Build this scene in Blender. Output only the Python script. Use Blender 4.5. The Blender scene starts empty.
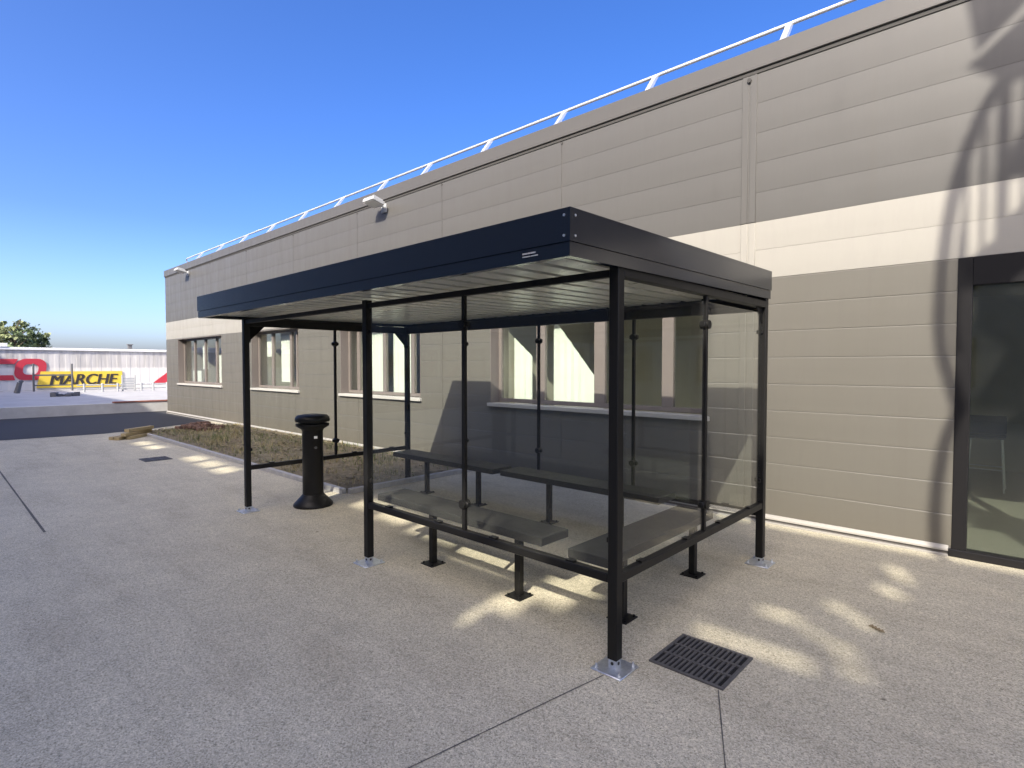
import bpy, bmesh, math, random
from mathutils import Vector, Matrix
random.seed(7)
S = bpy.context.scene
COL = S.collection
PI = math.pi
R = math.radians

# ------------------------------------------------------------------ measures
YW = 3.544                       # face of the long cladding wall
L1, L2, W = 2.4, 4.86, 2.22      # shelter bays (x) and depth (y)
SUN = Vector((-0.387, 1.0, -0.79)).normalized()

# ------------------------------------------------------------------ helpers
class MB:
    """collects shapes into one mesh"""
    def __init__(s):
        s.bm = bmesh.new()
    def box(s, x0, x1, y0, y1, z0, z1, bev=0.0, mi=0, rot=None, seg=1):
        c = Vector(((x0+x1)/2, (y0+y1)/2, (z0+z1)/2))
        r = bmesh.ops.create_cube(s.bm, size=1.0)
        vs = r['verts']
        for v in vs:
            v.co = Vector((v.co.x*abs(x1-x0), v.co.y*abs(y1-y0), v.co.z*abs(z1-z0)))
        fs = list({f for v in vs for f in v.link_faces})
        if bev > 0:
            es = list({e for v in vs for e in v.link_edges})
            rr = bmesh.ops.bevel(s.bm, geom=es, offset=bev, segments=seg, profile=0.5, affect='EDGES')
            vs = list({v for f in rr['faces'] for v in f.verts})
            fs = list({f for v in vs for f in v.link_faces})
        M = Matrix.Translation(c) @ (rot.to_4x4() if rot else Matrix.Identity(4))
        for v in vs: v.co = M @ v.co
        for f in fs: f.material_index = mi
        return s
    def cyl(s, a, b, r0, r1=None, n=12, mi=0, cap=True, smooth=True):
        a = Vector(a); b = Vector(b); r1 = r0 if r1 is None else r1
        ax = (b-a).normalized()
        t = Vector((1, 0, 0)) if abs(ax.x) < .9 else Vector((0, 1, 0))
        u = ax.cross(t).normalized(); w = ax.cross(u)
        A = []; B = []
        for i in range(n):
            q = 2*PI*i/n; d = u*math.cos(q)+w*math.sin(q)
            A.append(s.bm.verts.new(a+d*r0)); B.append(s.bm.verts.new(b+d*r1))
        for i in range(n):
            f = s.bm.faces.new((A[i], A[(i+1) % n], B[(i+1) % n], B[i])); f.material_index = mi; f.smooth = smooth
        if cap:
            for q in (list(reversed(A)), B):
                f = s.bm.faces.new(q); f.material_index = mi
        return s
    def path(s, pts, r, n=8, mi=0, closed=False):
        pts = [Vector(p) for p in pts]; rings = []
        for i, p in enumerate(pts):
            a = pts[max(i-1, 0)]; b = pts[min(i+1, len(pts)-1)]
            ax = (b-a).normalized()
            t = Vector((0, 0, 1)) if abs(ax.z) < .95 else Vector((1, 0, 0))
            u = ax.cross(t).normalized(); w = ax.cross(u)
            rr = r[i] if isinstance(r, (list, tuple)) else r
            rings.append([s.bm.verts.new(p+(u*math.cos(2*PI*k/n)+w*math.sin(2*PI*k/n))*rr) for k in range(n)])
        for A, B in zip(rings, rings[1:]):
            for k in range(n):
                f = s.bm.faces.new((A[k], A[(k+1) % n], B[(k+1) % n], B[k])); f.smooth = True; f.material_index = mi
        s.bm.faces.new(rings[0]).material_index = mi; s.bm.faces.new(rings[-1]).material_index = mi
        return s
    def lathe(s, c, prof, n=40, mi=0):
        c = Vector(c); rings = []
        for r, z in prof:
            rings.append([s.bm.verts.new(c+Vector((r*math.cos(2*PI*k/n), r*math.sin(2*PI*k/n), z))) for k in range(n)])
        for A, B in zip(rings, rings[1:]):
            for k in range(n):
                f = s.bm.faces.new((A[k], A[(k+1) % n], B[(k+1) % n], B[k])); f.smooth = True; f.material_index = mi
        s.bm.faces.new(list(reversed(rings[0]))).material_index = mi
        s.bm.faces.new(rings[-1]).material_index = mi
        return s
    def poly(s, pts, mi=0):
        f = s.bm.faces.new([s.bm.verts.new(Vector(p)) for p in pts]); f.material_index = mi
        return s
    def prism(s, pts, off, mi=0):
        off = Vector(off)
        A = [s.bm.verts.new(Vector(p)) for p in pts]; B = [s.bm.verts.new(Vector(p)+off) for p in pts]
        n = len(A)
        fs = [s.bm.faces.new(list(reversed(A))), s.bm.faces.new(B)]
        for i in range(n): fs.append(s.bm.faces.new((A[i], A[(i+1) % n], B[(i+1) % n], B[i])))
        for f in fs: f.material_index = mi
        return s
    def build(s, name, mats, parent=None, sharp=40, fix=True):
        if fix: bmesh.ops.recalc_face_normals(s.bm, faces=s.bm.faces)
        me = bpy.data.meshes.new(name); s.bm.to_mesh(me); s.bm.free()
        for m in (mats if isinstance(mats, (list, tuple)) else [mats]): me.materials.append(m)
        if any(p.use_smooth for p in me.polygons):
            try: me.set_sharp_from_angle(angle=R(sharp))
            except Exception: pass
        o = bpy.data.objects.new(name, me); COL.objects.link(o)
        if parent is not None:
            o.parent = parent
            o.matrix_parent_inverse = world(parent).inverted()
        return o

def world(o):
    M = Matrix.LocRotScale(o.location, o.rotation_euler, o.scale)
    return (world(o.parent) @ o.matrix_parent_inverse @ M) if o.parent else M

def tag(o, label=None, cat=None, group=None, kind=None):
    if label: o['label'] = label
    if cat: o['category'] = cat
    if group: o['group'] = group
    if kind: o['kind'] = kind
    return o
def empty(name, loc, label, cat, group=None):
    o = bpy.data.objects.new(name, None); COL.objects.link(o); o.location = loc
    o.empty_display_size = .2
    return tag(o, label, cat, group)
def struct(o):
    o['kind'] = 'structure'; return o
def copy_tree(o, parent=None):
    c = o.copy(); COL.objects.link(c)
    if parent is not None: c.parent = parent
    for ch in list(o.children): copy_tree(ch, c)
    return c

# ------------------------------------------------------------------ materials
def mat(name, col, rough=.6, metal=0.0, spec=.5, coat=0):
    m = bpy.data.materials.new(name); m.use_nodes = True
    b = m.node_tree.nodes['Principled BSDF']
    b.inputs['Base Color'].default_value = (*col, 1); b.inputs['Roughness'].default_value = rough
    b.inputs['Metallic'].default_value = metal; b.inputs['Specular IOR Level'].default_value = spec
    if coat: b.inputs['Coat Weight'].default_value = coat
    return m
class NT:
    def __init__(s, m): s.t = m.node_tree; s.b = s.t.nodes['Principled BSDF']
    def n(s, typ, **k):
        x = s.t.nodes.new(typ)
        for a, v in k.items():
            if hasattr(x, a): setattr(x, a, v)
            else: x.inputs[a.replace('_', ' ')].default_value = v
        return x
    def l(s, a, b): s.t.links.new(a, b)
    def pos(s, scale=(1, 1, 1)):
        g = s.n('ShaderNodeNewGeometry'); mp = s.n('ShaderNodeMapping'); mp.inputs['Scale'].default_value = scale
        s.l(g.outputs['Position'], mp.inputs['Vector']); return mp.outputs['Vector']
    def noise(s, vec, scale, detail=3, rough=.55):
        x = s.n('ShaderNodeTexNoise'); x.inputs['Scale'].default_value = scale
        x.inputs['Detail'].default_value = detail; x.inputs['Roughness'].default_value = rough
        s.l(vec, x.inputs['Vector']); return x.outputs['Fac']
    def ramp(s, fac, stops):
        x = s.n('ShaderNodeValToRGB'); e = x.color_ramp.elements
        while len(e) < len(stops): e.new(.5)
        for q, (p, c) in zip(e, stops):
            q.position = p; q.color = (*c, 1) if len(c) == 3 else c
        s.l(fac, x.inputs['Fac']); return x.outputs['Color']
    def mix(s, fac, a, b, mode='MIX'):
        x = s.n('ShaderNodeMix', data_type='RGBA', blend_type=mode)
        if hasattr(fac, 'links'): s.l(fac, x.inputs[0])
        else: x.inputs[0].default_value = fac
        for v, i in ((a, 6), (b, 7)):
            if hasattr(v, 'links'): s.l(v, x.inputs[i])
            else: x.inputs[i].default_value = (*v, 1)
        return x.outputs[2]
    def bump(s, h, strength=.3, dist=.01):
        x = s.n('ShaderNodeBump'); x.inputs['Strength'].default_value = strength; x.inputs['Distance'].default_value = dist
        s.l(h, x.inputs['Height']); s.l(x.outputs['Normal'], s.b.inputs['Normal']); return x
def g(v): return (v, v, v)

def m_concrete():
    m = mat('aggregate_concrete', (.3, .29, .27), .85, spec=.3); t = NT(m); v = t.pos()
    vo = t.n('ShaderNodeTexVoronoi'); vo.inputs['Scale'].default_value = 185; t.l(v, vo.inputs['Vector'])
    vo2 = t.n('ShaderNodeTexVoronoi'); vo2.inputs['Scale'].default_value = 105; t.l(v, vo2.inputs['Vector'])
    sep = t.n('ShaderNodeSeparateColor'); t.l(vo.outputs['Color'], sep.inputs[0])
    sep2 = t.n('ShaderNodeSeparateColor'); t.l(vo2.outputs['Color'], sep2.inputs[0])
    c = t.ramp(sep.outputs[0], [(0, (.16, .148, .115)), (.25, (.37, .345, .275)), (.6, (.515, .482, .39)), (.88, (.62, .585, .48)), (1, (.78, .75, .64))])
    c2 = t.ramp(sep2.outputs[0], [(0, (.20, .187, .147)), (.18, (.42, .395, .315)), (.7, (.53, .498, .403)), (1, (.67, .635, .53))])
    c = t.mix(.42, c, c2); c = t.mix(1, c, (1.15, 1.115, 1.0), 'MULTIPLY')
    big = t.noise(v, .55, 5, .6); st = t.ramp(big, [(.32, g(.92)), (.62, g(1.05))])
    c = t.mix(1, c, st, 'MULTIPLY')
    med = t.noise(v, 3.2, 4, .65); st2 = t.ramp(med, [(.3, g(.92)), (.7, g(1.06))])
    c = t.mix(1, c, st2, 'MULTIPLY')
    # water stains, tyre scuffs and spots that lie in the surface
    sv = t.pos((.35, 1.6, 1)); sn = t.noise(sv, 1.3, 6, .7)
    c = t.mix(1, c, t.ramp(sn, [(.36, (.88, .87, .86)), (.5, g(1.0)), (.72, (1.06, 1.05, 1.03))]), 'MULTIPLY')
    gv = t.n('ShaderNodeTexVoronoi'); gv.inputs['Scale'].default_value = 1.7; t.l(t.pos(), gv.inputs['Vector'])
    c = t.mix(1, c, t.ramp(gv.outputs['Distance'], [(.018, (.45, .43, .41)), (.032, g(1.0))]), 'MULTIPLY')
    t.l(c, t.b.inputs['Base Color'])
    t.bump(vo.outputs['Distance'], .35, .004)
    return m
def m_asphalt():
    m = mat('asphalt', (.05, .05, .052), .9, spec=.3); t = NT(m); v = t.pos()
    f = t.noise(v, 60, 4, .7); f2 = t.noise(v, .5, 4)
    c = t.mix(f2, t.ramp(f, [(.3, g(.040)), (.7, (.062, .062, .064))]), t.ramp(f, [(.3, g(.05)), (.7, g(.078))]))
    t.l(c, t.b.inputs['Base Color']); t.bump(f, .3, .006); return m
def m_cladding(name, col, rough=.42, var=.05, dirt=False):
    m = mat(name, col, rough, 0, .5); t = NT(m)
    v = t.pos((.6, 1, 6)); f = t.noise(v, 1.2, 4, .6)
    v2 = t.pos((3, 3, .5)); f2 = t.noise(v2, 2.0, 5, .7)
    a = tuple(c*(1-var) for c in col); b = tuple(c*(1+var) for c in col)
    c = t.mix(f, a, b)
    c = t.mix(t.ramp(f2, [(.45, g(0)), (.8, g(.35))]), c, tuple(x*.8 for x in col))
    if dirt:
        gz = t.n('ShaderNodeNewGeometry'); sx = t.n('ShaderNodeSeparateXYZ'); t.l(gz.outputs['Position'], sx.inputs[0])
        mr = t.n('ShaderNodeMapRange'); mr.inputs[1].default_value = .05; mr.inputs[2].default_value = .55; mr.inputs[3].default_value = .55; mr.inputs[4].default_value = 0; t.l(sx.outputs[2], mr.inputs[0])
        mm = t.n('ShaderNodeMath', operation='MULTIPLY'); t.l(mr.outputs[0], mm.inputs[0]); t.l(t.noise(t.pos((2, 2, 1.2)), 2.2, 6, .7), mm.inputs[1])
        c = t.mix(mm.outputs[0], c, (.10, .085, .062))
        sk = t.noise(t.pos((7, 7, .12)), 1.6, 4, .6)
        c = t.mix(t.ramp(sk, [(.56, g(0)), (.75, g(.22))]), c, (.10, .09, .075))
    t.l(c, t.b.inputs['Base Color'])
    t.l(t.ramp(f2, [(.3, g(rough-.06)), (.7, g(rough+.1))]), t.b.inputs['Roughness'])
    return m
def m_glass(name, tint=(.93, .96, .94), f0=.045, rough=0.0, dirt=.0025, pw=5.0):
    m = bpy.data.materials.new(name); m.use_nodes = True; t = m.node_tree; t.nodes.clear()
    out = t.nodes.new('ShaderNodeOutputMaterial'); tr = t.nodes.new('ShaderNodeBsdfTransparent')
    gl = t.nodes.new('ShaderNodeBsdfGlossy'); mx = t.nodes.new('ShaderNodeMixShader')
    df = t.nodes.new('ShaderNodeBsdfDiffuse'); mx2 = t.nodes.new('ShaderNodeMixShader')
    tr.inputs[0].default_value = (*tint, 1); gl.inputs[0].default_value = (1, 1, 1, 1); gl.inputs['Roughness'].default_value = rough
    df.inputs[0].default_value = (.7, .72, .7, 1)
    lw = t.nodes.new('ShaderNodeLayerWeight'); lw.inputs['Blend'].default_value = .5
    p = t.nodes.new('ShaderNodeMath'); p.operation = 'POWER'; p.inputs[1].default_value = pw
    ma = t.nodes.new('ShaderNodeMath'); ma.operation = 'MULTIPLY_ADD'; ma.inputs[1].default_value = 1-f0; ma.inputs[2].default_value = f0
    t.links.new(lw.outputs['Facing'], p.inputs[0]); t.links.new(p.outputs[0], ma.inputs[0])
    geo = t.nodes.new('ShaderNodeNewGeometry'); no = t.nodes.new('ShaderNodeTexNoise'); no.inputs['Scale'].default_value = 2.5; no.inputs['Detail'].default_value = 5
    t.links.new(geo.outputs['Position'], no.inputs['Vector'])
    dm = t.nodes.new('ShaderNodeMath'); dm.operation = 'MULTIPLY'; dm.inputs[1].default_value = dirt*2
    t.links.new(no.outputs['Fac'], dm.inputs[0])
    t.links.new(dm.outputs[0], mx2.inputs[0]); t.links.new(tr.outputs[0], mx2.inputs[1]); t.links.new(df.outputs[0], mx2.inputs[2])
    t.links.new(ma.outputs[0], mx.inputs[0]); t.links.new(mx2.outputs[0], mx.inputs[1]); t.links.new(gl.outputs[0], mx.inputs[2])
    t.links.new(mx.outputs[0], out.inputs[0])
    return m
def m_noisy(name, a, b, scale, rough=.8, bump=0, dist=.01, vs=(1, 1, 1), detail=4):
    m = mat(name, a, rough); t = NT(m); v = t.pos(vs); f = t.noise(v, scale, detail, .65)
    t.l(t.ramp(f, [(.3, a), (.7, b)]), t.b.inputs['Base Color'])
    if bump: t.bump(f, bump, dist)
    return m
def m_paint(name, col, rough, var=.06):
    m = mat(name, col, rough); t = NT(m); v = t.pos(); f = t.noise(v, 9, 5, .7)
    t.l(t.ramp(f, [(.3, g(rough-var)), (.75, g(rough+var))]), t.b.inputs['Roughness'])
    return m

M = {}
M['concrete'] = m_concrete()
M['asphalt'] = m_asphalt()
M['clad'] = m_cladding('taupe_cladding', (0.127, 0.120, 0.101), dirt=True)
M['clad_up'] = m_cladding('grey_cladding', (0.1008, 0.0976, 0.0904), dirt=True)
M['band'] = m_cladding('white_cladding', (0.3200, 0.3064, 0.2704), .4, .025)
M['joint'] = mat('joint_rubber', (.05, .048, .045), .8)
M['joint_up'] = mat('joint_metal', (.14, .13, .12), .6)
M['coping'] = m_cladding('grey_coping', (0.0976, 0.0936, 0.0864), .4)
M['flash'] = m_cladding('pale_flashing', (0.3360, 0.3200, 0.2880), .45)
M['black'] = m_paint('black_paint', (.010, .0097, .009), .45, .03); M['black'].node_tree.nodes['Principled BSDF'].inputs['Specular IOR Level'].default_value = .25
M['navy'] = m_paint('anthracite_paint', (.006, .009, .016), .20, .02); M['navy'].node_tree.nodes['Principled BSDF'].inputs['Specular IOR Level'].default_value = .75
M['bench'] = m_paint('dark_grey_laminate', (.036, .0355, .032), .5); M['bench'].node_tree.nodes['Principled BSDF'].inputs['Specular IOR Level'].default_value = .2
M['ceil'] = m_cladding('ceiling_sheet', (.62, .62, .55), .3)
M['galv'] = m_noisy('galvanised_steel', (.52, .55, .58), (.72, .75, .78), 40, .35)
M['galv'].node_tree.nodes['Principled BSDF'].inputs['Metallic'].default_value = .75
M['alu'] = mat('bare_aluminium', (.82, .83, .84), .38, .6)
M['white_metal'] = mat('white_metal', (.8, .8, .79), .4)
M['frame'] = m_cladding('window_frame_metal', (0.1720, 0.1480, 0.1344), .42)
M['door'] = mat('dark_door_frame', (.012, .0115, .012), .4, 0, .25)
M['sill'] = mat('pale_sill', (.46, .445, .41), .45)
M['glass'] = m_glass('shelter_glass', (.98, .99, .983), f0=.02)
M['wglass'] = m_glass('window_glass', (.95, .97, .95), .08, 0, .004)
M['dglass'] = m_glass('door_glass', (.80, .83, .79), .06, 0, .01)
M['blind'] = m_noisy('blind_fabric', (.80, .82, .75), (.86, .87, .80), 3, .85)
M['room'] = m_noisy('room_plaster', (.50, .47, .38), (.58, .55, .45), 1.5, .9)
M['roomfloor'] = mat('room_floor', (.34, .33, .29), .3)
M['chair'] = mat('black_plastic', (.012, .012, .013), .4)
M['cast'] = m_noisy('cast_iron', (.07, .068, .066), (.11, .105, .10), 30, .6)
M['pit'] = mat('drain_pit', (.006, .006, .006), .9)
M['kerb'] = m_noisy('kerb_concrete', (.34, .335, .32), (.46, .45, .43), 12, .85, .2)
M['soil'] = m_noisy('garden_soil', (.13, .11, .062), (.27, .225, .14), 7, .95, .8, .04)
M['straw'] = m_noisy('dry_grass', (.27, .235, .10), (.42, .36, .19), 4, .8)
M['weed'] = m_noisy('green_weed', (.085, .12, .03), (.16, .20, .065), 6, .7)
M['chip'] = m_noisy('dead_leaves', (.15, .11, .06), (.34, .27, .16), 25, .85)
M['timber'] = m_noisy('raw_timber', (.34, .26, .13), (.48, .38, .2), 9, .8, .3, .01, (1, 8, 8))
M['brick'] = m_noisy('red_brick', (.13, .075, .05), (.20, .12, .085), 14, .9, .3)
M['paver'] = m_noisy('yard_concrete', (.36, .355, .345), (.46, .455, .44), 1.5, .9)
M['lowwall'] = m_noisy('retaining_concrete', (.50, .49, .46), (.62, .61, .57), 2.5, .9, .2)
M['redstrip'] = m_noisy('red_oxide', (.22, .085, .06), (.30, .13, .09), 6, .8)
M['shopwhite'] = None
M['rail'] = mat('grey_rail', (.12, .12, .12), .5)
M['palegrey'] = mat('pale_grey_metal', (.42, .43, .43), .5)
M['red'] = mat('red_letter_paint', (.50, .035, .055), .5)
M['yellow'] = mat('yellow_panel_paint', (.76, .55, .06), .5)
M['ink'] = mat('dark_letter_paint', (.035, .03, .03), .5)
M['render'] = m_noisy('grey_render', (.30, .28, .25), (.36, .34, .30), .8, .9)
M['steel'] = mat('dark_stair_steel', (.09, .09, .095), .5)
M['bark'] = m_noisy('bark', (.07, .055, .04), (.12, .095, .07), 12, .9)
M['leafA'] = mat('leaf_dark', (.10, .14, .06), .6)
M['leafB'] = mat('leaf_light', (.19, .22, .10), .6)
def m_shop():
    m = mat('stained_white_cladding', (.72, .70, .66), .6); t = NT(m)
    v = t.pos((1, 1.3, .12)); f = t.noise(v, 1.6, 5, .7)
    gz = t.n('ShaderNodeNewGeometry'); sx = t.n('ShaderNodeSeparateXYZ'); t.l(gz.outputs['Position'], sx.inputs[0])
    up = t.ramp(sx.outputs[2], [(0, g(0)), (1, g(1))])
    mr = t.n('ShaderNodeMapRange'); mr.inputs[1].default_value = 1.5; mr.inputs[2].default_value = 1.62; t.l(sx.outputs[2], mr.inputs[0])
    dirty = t.ramp(f, [(.35, (.36, .345, .325)), (.62, (.60, .58, .55))])
    c = t.mix(mr.outputs[0], (.66, .645, .61), dirty)
    t.l(c, t.b.inputs['Base Color']); return m
M['shopwhite'] = m_shop()

# ------------------------------------------------------------------ ground
def sheet(name, x0, x1, y0, y1, z, m, n=1):
    b = MB()
    b.poly([(x0, y0, z), (x1, y0, z), (x1, y1, z), (x0, y1, z)])
    return struct(b.build(name, m))
sheet('ground', -400, 300, -300, 400, -.004, M['paver'])
b = MB(); b.poly([(-15.6, -14, .0), (14, -14, .0), (14, YW-.02, .0), (-16.4, YW-.02, .0), (-15.0, 1.2, 0), (-15.1, -1.4, 0)])
struct(b.build('pavement', M['concrete']))
b = MB(); b.poly([(-21.75, -40, .004), (-15.3, -40, .004), (-15.06, -1.4, .004), (-14.9, .6, .004), (-15.4, 1.8, .004), (-16.3, 3.4, .004), (-17, 30, .004), (-21.75, 30, .004)])
road = struct(b.build('road', M['asphalt']))
# saw-cut joints in the paving
b = MB()
def cut(a, c, w):
    a = Vector(a); c = Vector(c); d = (c-a).normalized(); nrm = Vector((-d.y, d.x))*w/2
    n = 14; L = []; Rr = []
    for i in range(n+1):
        p = a.lerp(c, i/n); k = 1+random.uniform(-.25, .25)
        L.append((p.x+nrm.x*k, p.y+nrm.y*k, .003)); Rr.append((p.x-nrm.x*k, p.y-nrm.y*k, .003))
    for i in range(n): b.poly([L[i], L[i+1], Rr[i+1], Rr[i]])
cut((-.005, -.1), (-.32, -1.9), .007)
cut((.50, .18), (.80, -.45), .006); cut((.80, -.45), (1.25, -1.9), .006)
cut((-14.9, -1.62), (-5.5, -1.71), .02); 
M['cut'] = m_noisy('joint_dirt', (.07, .065, .055), (.16, .15, .13), 30, .95)
struct(b.build('pavement_joints', M['cut']))

# yard beyond the road
YZ = .36
b = MB(); b.box(-80, -21.9, -40, 40, -.3, YZ-.02)
struct(b.build('raised_yard_ground', M['paver']))

# garden bed along the wall
BX0, BX1, BY0 = -14.3, -4.85, 1.24
b = MB(); nx, ny = 90, 24
vs = [[b.bm.verts.new((BX0+(BX1-BX0)*i/nx, BY0+(YW-.05-BY0)*k/ny, .035+.05*random.random()*(0 < k < ny))) for k in range(ny+1)] for i in range(nx+1)]
for i in range(nx):
    for k in range(ny):
        f = b.bm.faces.new((vs[i][k], vs[i+1][k], vs[i+1][k+1], vs[i][k+1])); f.smooth = True
struct(b.build('soil_bed_ground', M['soil'], sharp=180))
b = MB()
def kerbrun(p0, p1, L=1.0):
    p0 = Vector(p0); p1 = Vector(p1); d = p1-p0; n = max(1, round(d.length/L)); d2 = d.normalized()
    ang = math.atan2(d2.y, d2.x)
    for i in range(n):
        c = p0+d*((i+.5)/n); l = d.length/n-.006
        b.box(c.x-l/2, c.x+l/2, c.y-.035, c.y+.035, -.02, .065+random.uniform(-.003, .003), .006, rot=Matrix.Rotation(ang, 3, 'Z'))
kerbrun((-13.9, 1.2), (-4.84, 1.2)); kerbrun((-4.8, 1.24), (-4.8, YW-.06))
tag(b.build('kerb', M['kerb']), 'low pale concrete edging around the planted strip', 'kerb')

# weeds and dry grass : uncountable
b = MB()
def blade(x, y, h, lean, az, w, mi):
    d = Vector((math.cos(az), math.sin(az), 0)); s = Vector((-d.y, d.x, 0))*w
    p = Vector((x, y, .04)); q = p+d*lean*.4+Vector((0, 0, h*.7)); r = p+d*lean+Vector((0, 0, h))
    b.poly([p-s, p+s, q+s*.7, q-s*.7], mi); b.poly([q-s*.7, q+s*.7, r], mi)
cl = [(random.uniform(BX0, BX1), random.uniform(BY0+.05, YW-.15), random.random()) for _ in range(170)]
for x, y, k in cl:
    dens = int(18+60*k)
    grn = random.random() < .42
    for _ in range(dens):
        px, py = x+random.gauss(0, .17), y+random.gauss(0, .15)
        if not (BX0 < px < BX1 and BY0+.02 < py < YW-.06): continue
        blade(px, py, random.uniform(.02, .10)*(1.0 if k < .85 else 1.7), random.uniform(.01, .10), random.uniform(0, 2*PI), random.uniform(.003, .007), 1 if grn and random.random() < .8 else 0)
tag(b.build('grass', [M['straw'], M['weed']], fix=False), 'dry grass and weeds in the strip along the wall', 'grass', kind='stuff')
b = MB()
for _ in range(2600):
    x, y = random.uniform(BX0, BX1), random.uniform(BY0+.03, YW-.1)
    a = random.uniform(0, 2*PI); s = random.uniform(.012, .045); z = .085+random.uniform(0, .02)
    u = Vector((math.cos(a), math.sin(a), random.uniform(-.4, .4)))*s; v = Vector((-math.sin(a), math.cos(a), random.uniform(-.4, .4)))*s*.6
    p = Vector((x, y, z)); b.poly([p-u, p-v, p+u, p+v])
tag(b.build('leaf_litter', M['chip'], fix=False), 'brown dead leaves and clods strewn over the planted strip', 'litter', kind='stuff')

# timber offcuts and rubble at the far end of the strip
for i, (dx, dy, z, a, l) in enumerate([(0, 0, .0, .25, 1.15), (.05, .14, 0, .3, 1.0), (-.05, -.13, 0, .18, .95), (.03, .04, .075, .36, 1.05), (.0, .1, .15, .2, .8)]):
    b = MB(); b.box(-l/2, l/2, -.055, .055, 0, .07, .004)
    o = b.build('timber_offcut', M['timber']); o.location = (-13.6+dx, .93+dy, z+.002); o.rotation_euler = (0, 0, a-1.1)
    tag(o, 'short raw timber offcut in the small pile at the end of the kerb', 'timber', 'timber offcuts piled by the kerb')
b = MB()
for _ in range(55):
    x, y = random.gauss(-13.6, .3), random.gauss(2.35, .2)
    s = random.uniform(.03, .09); h = max(0, .16-.22*math.hypot(x+13.6, y-2.35))
    b.box(x-s, x+s, y-s*.6, y+s*.6, .06+h*random.random(), .06+h+s*.7, .008, rot=Matrix.Rotation(random.uniform(0, 3), 3, 'Z'))
tag(b.build('rubble', M['brick']), 'heap of broken red brick rubble on the planted strip', 'rubble', kind='stuff')

# drain grates
def make_grate(x, y, label):
    o = empty('drain_grate', (x, y, 0), label, 'drain grate', 'cast iron drain grates')
    q = .21
    b = MB(); f = .018
    b.box(x-q, x+q, y-q, y-q+f, 0, .012, .002); b.box(x-q, x+q, y+q-f, y+q, 0, .012, .002)
    b.box(x-q, x-q+f, y-q+f, y+q-f, 0, .012, .002); b.box(x+q-f, x+q, y-q+f, y+q-f, 0, .012, .002)
    b.build('frame', M['cast'], o)
    b = MB()
    for k in (1, 2):
        yy = y-q+f+(2*q-2*f)*k/3; b.box(x-q+f, x+q-f, yy-.009, yy+.009, .001, .013)
    n = 14
    for i in range(1, n):
        xx = x-q+f+(2*q-2*f)*i/n; b.box(xx-.0065, xx+.0065, y-q+f, y+q-f, .0015, .0115)
    b.build('bars', M['cast'], o)
    b = MB(); b.poly([(x-q+.002, y-q+.002, .0045), (x+q-.002, y-q+.002, .0045), (x+q-.002, y+q-.002, .0045), (x-q+.002, y+q-.002, .0045)])
    b.build('pit', M['pit'], o)
make_grate(.31, .40, 'square cast iron drain grate beside the nearest shelter post')
make_grate(-9.70, .34, 'small dark drain grate in the paving beside the planted strip')

# ------------------------------------------------------------------ long building
bld = empty('cladded_building', (-10, YW, 0), 'long low building clad in taupe panels with a white band and roof rail', 'building')
XL, XR = -20.6, 9.0
JX = [-18.9, -16.29, -13.67, -11.0, -8.27, -5.66, -3.13, -.62, 3.4, 6.3]
WIN = [(-19.35, -15.5), (-13.42, -10.8), (-8.95, -6.26), (-4.52, -1.05)]
WZ0, WZ1 = 1.06, 2.55
DX0, DX1, DZ1 = 1.15, 6.1, 2.57  # glazing widened out of view to let more light into the room
HOLES = [(a, c, WZ0, WZ1) for a, c in WIN] + [(DX0, DX1, -1, DZ1)]
def seg_minus(x0, x1, cuts):
    xs = [(x0, x1)]
    for a, c in cuts:
        nx_ = []
        for p, q in xs:
            if c <= p or a >= q: nx_.append((p, q))
            else:
                if a > p: nx_.append((p, a))
                if c < q: nx_.append((c, q))
        xs = nx_
    return xs
def plank(b, x0, x1, z0, z1, lo=True, hi=True, bulge=.003, dep=.006, mi=0, ch=(.002, .008)):
    pr = [(YW+dep, z0)] if lo else []
    za = z0+(ch[0] if lo else 0); zb = z1-(ch[1] if hi else 0)
    for k in range(7):
        f = k/6; pr.append((YW-bulge*math.sin(PI*f), za+(zb-za)*f))
    if hi: pr.append((YW+dep, z1))
    A = [b.bm.verts.new((x0, y, z)) for y, z in pr]; B = [b.bm.verts.new((x1, y, z)) for y, z in pr]
    for i in range(len(pr)-1):
        f = b.bm.faces.new((A[i], B[i], B[i+1], A[i+1])); f.material_index = mi; f.smooth = True
    # returns at both ends
    for V in (A, B):
        pts = [v.co.copy() for v in V]+[Vector((V[0].co.x, YW+.05, V[-1].co.z)), Vector((V[0].co.x, YW+.05, V[0].co.z))]
        b.poly(pts, mi)
def rows(name, zs, m, mj, gap=.012):
    b = MB()
    for z0, z1 in zip(zs, zs[1:]):
        # z splits where a hole begins or ends inside the row
        zz = sorted({z0, z1} | {h for H in HOLES for h in H[2:] if z0+.004 < h < z1-.004})
        for a, c in zip(zz, zz[1:]):
            cuts = [(h[0], h[1]) for h in HOLES if h[2] < (a+c)/2 < h[3]] + [(x-gap/2, x+gap/2) for x in JX]
            for p, q in seg_minus(XL, XR, cuts):
                plank(b, p, q, a, c, a == z0, c == z1, ch=(.0018, .001), dep=.003, bulge=.0028)
    # backing
    for p, q in seg_minus(XL+.01, XR, [(h[0], h[1]) for h in HOLES if h[2] < (zs[0]+zs[-1])/2 < h[3]]):
        b.poly([(p, YW+.0062, zs[0]), (q, YW+.0062, zs[0]), (q, YW+.0062, zs[-1]), (p, YW+.0062, zs[-1])], 1)
    return b.build(name, [m, mj], bld, sharp=25, fix=False)
low = [.085+(2.57-.085)*i/9 for i in range(10)]
b_holes = HOLES
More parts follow.
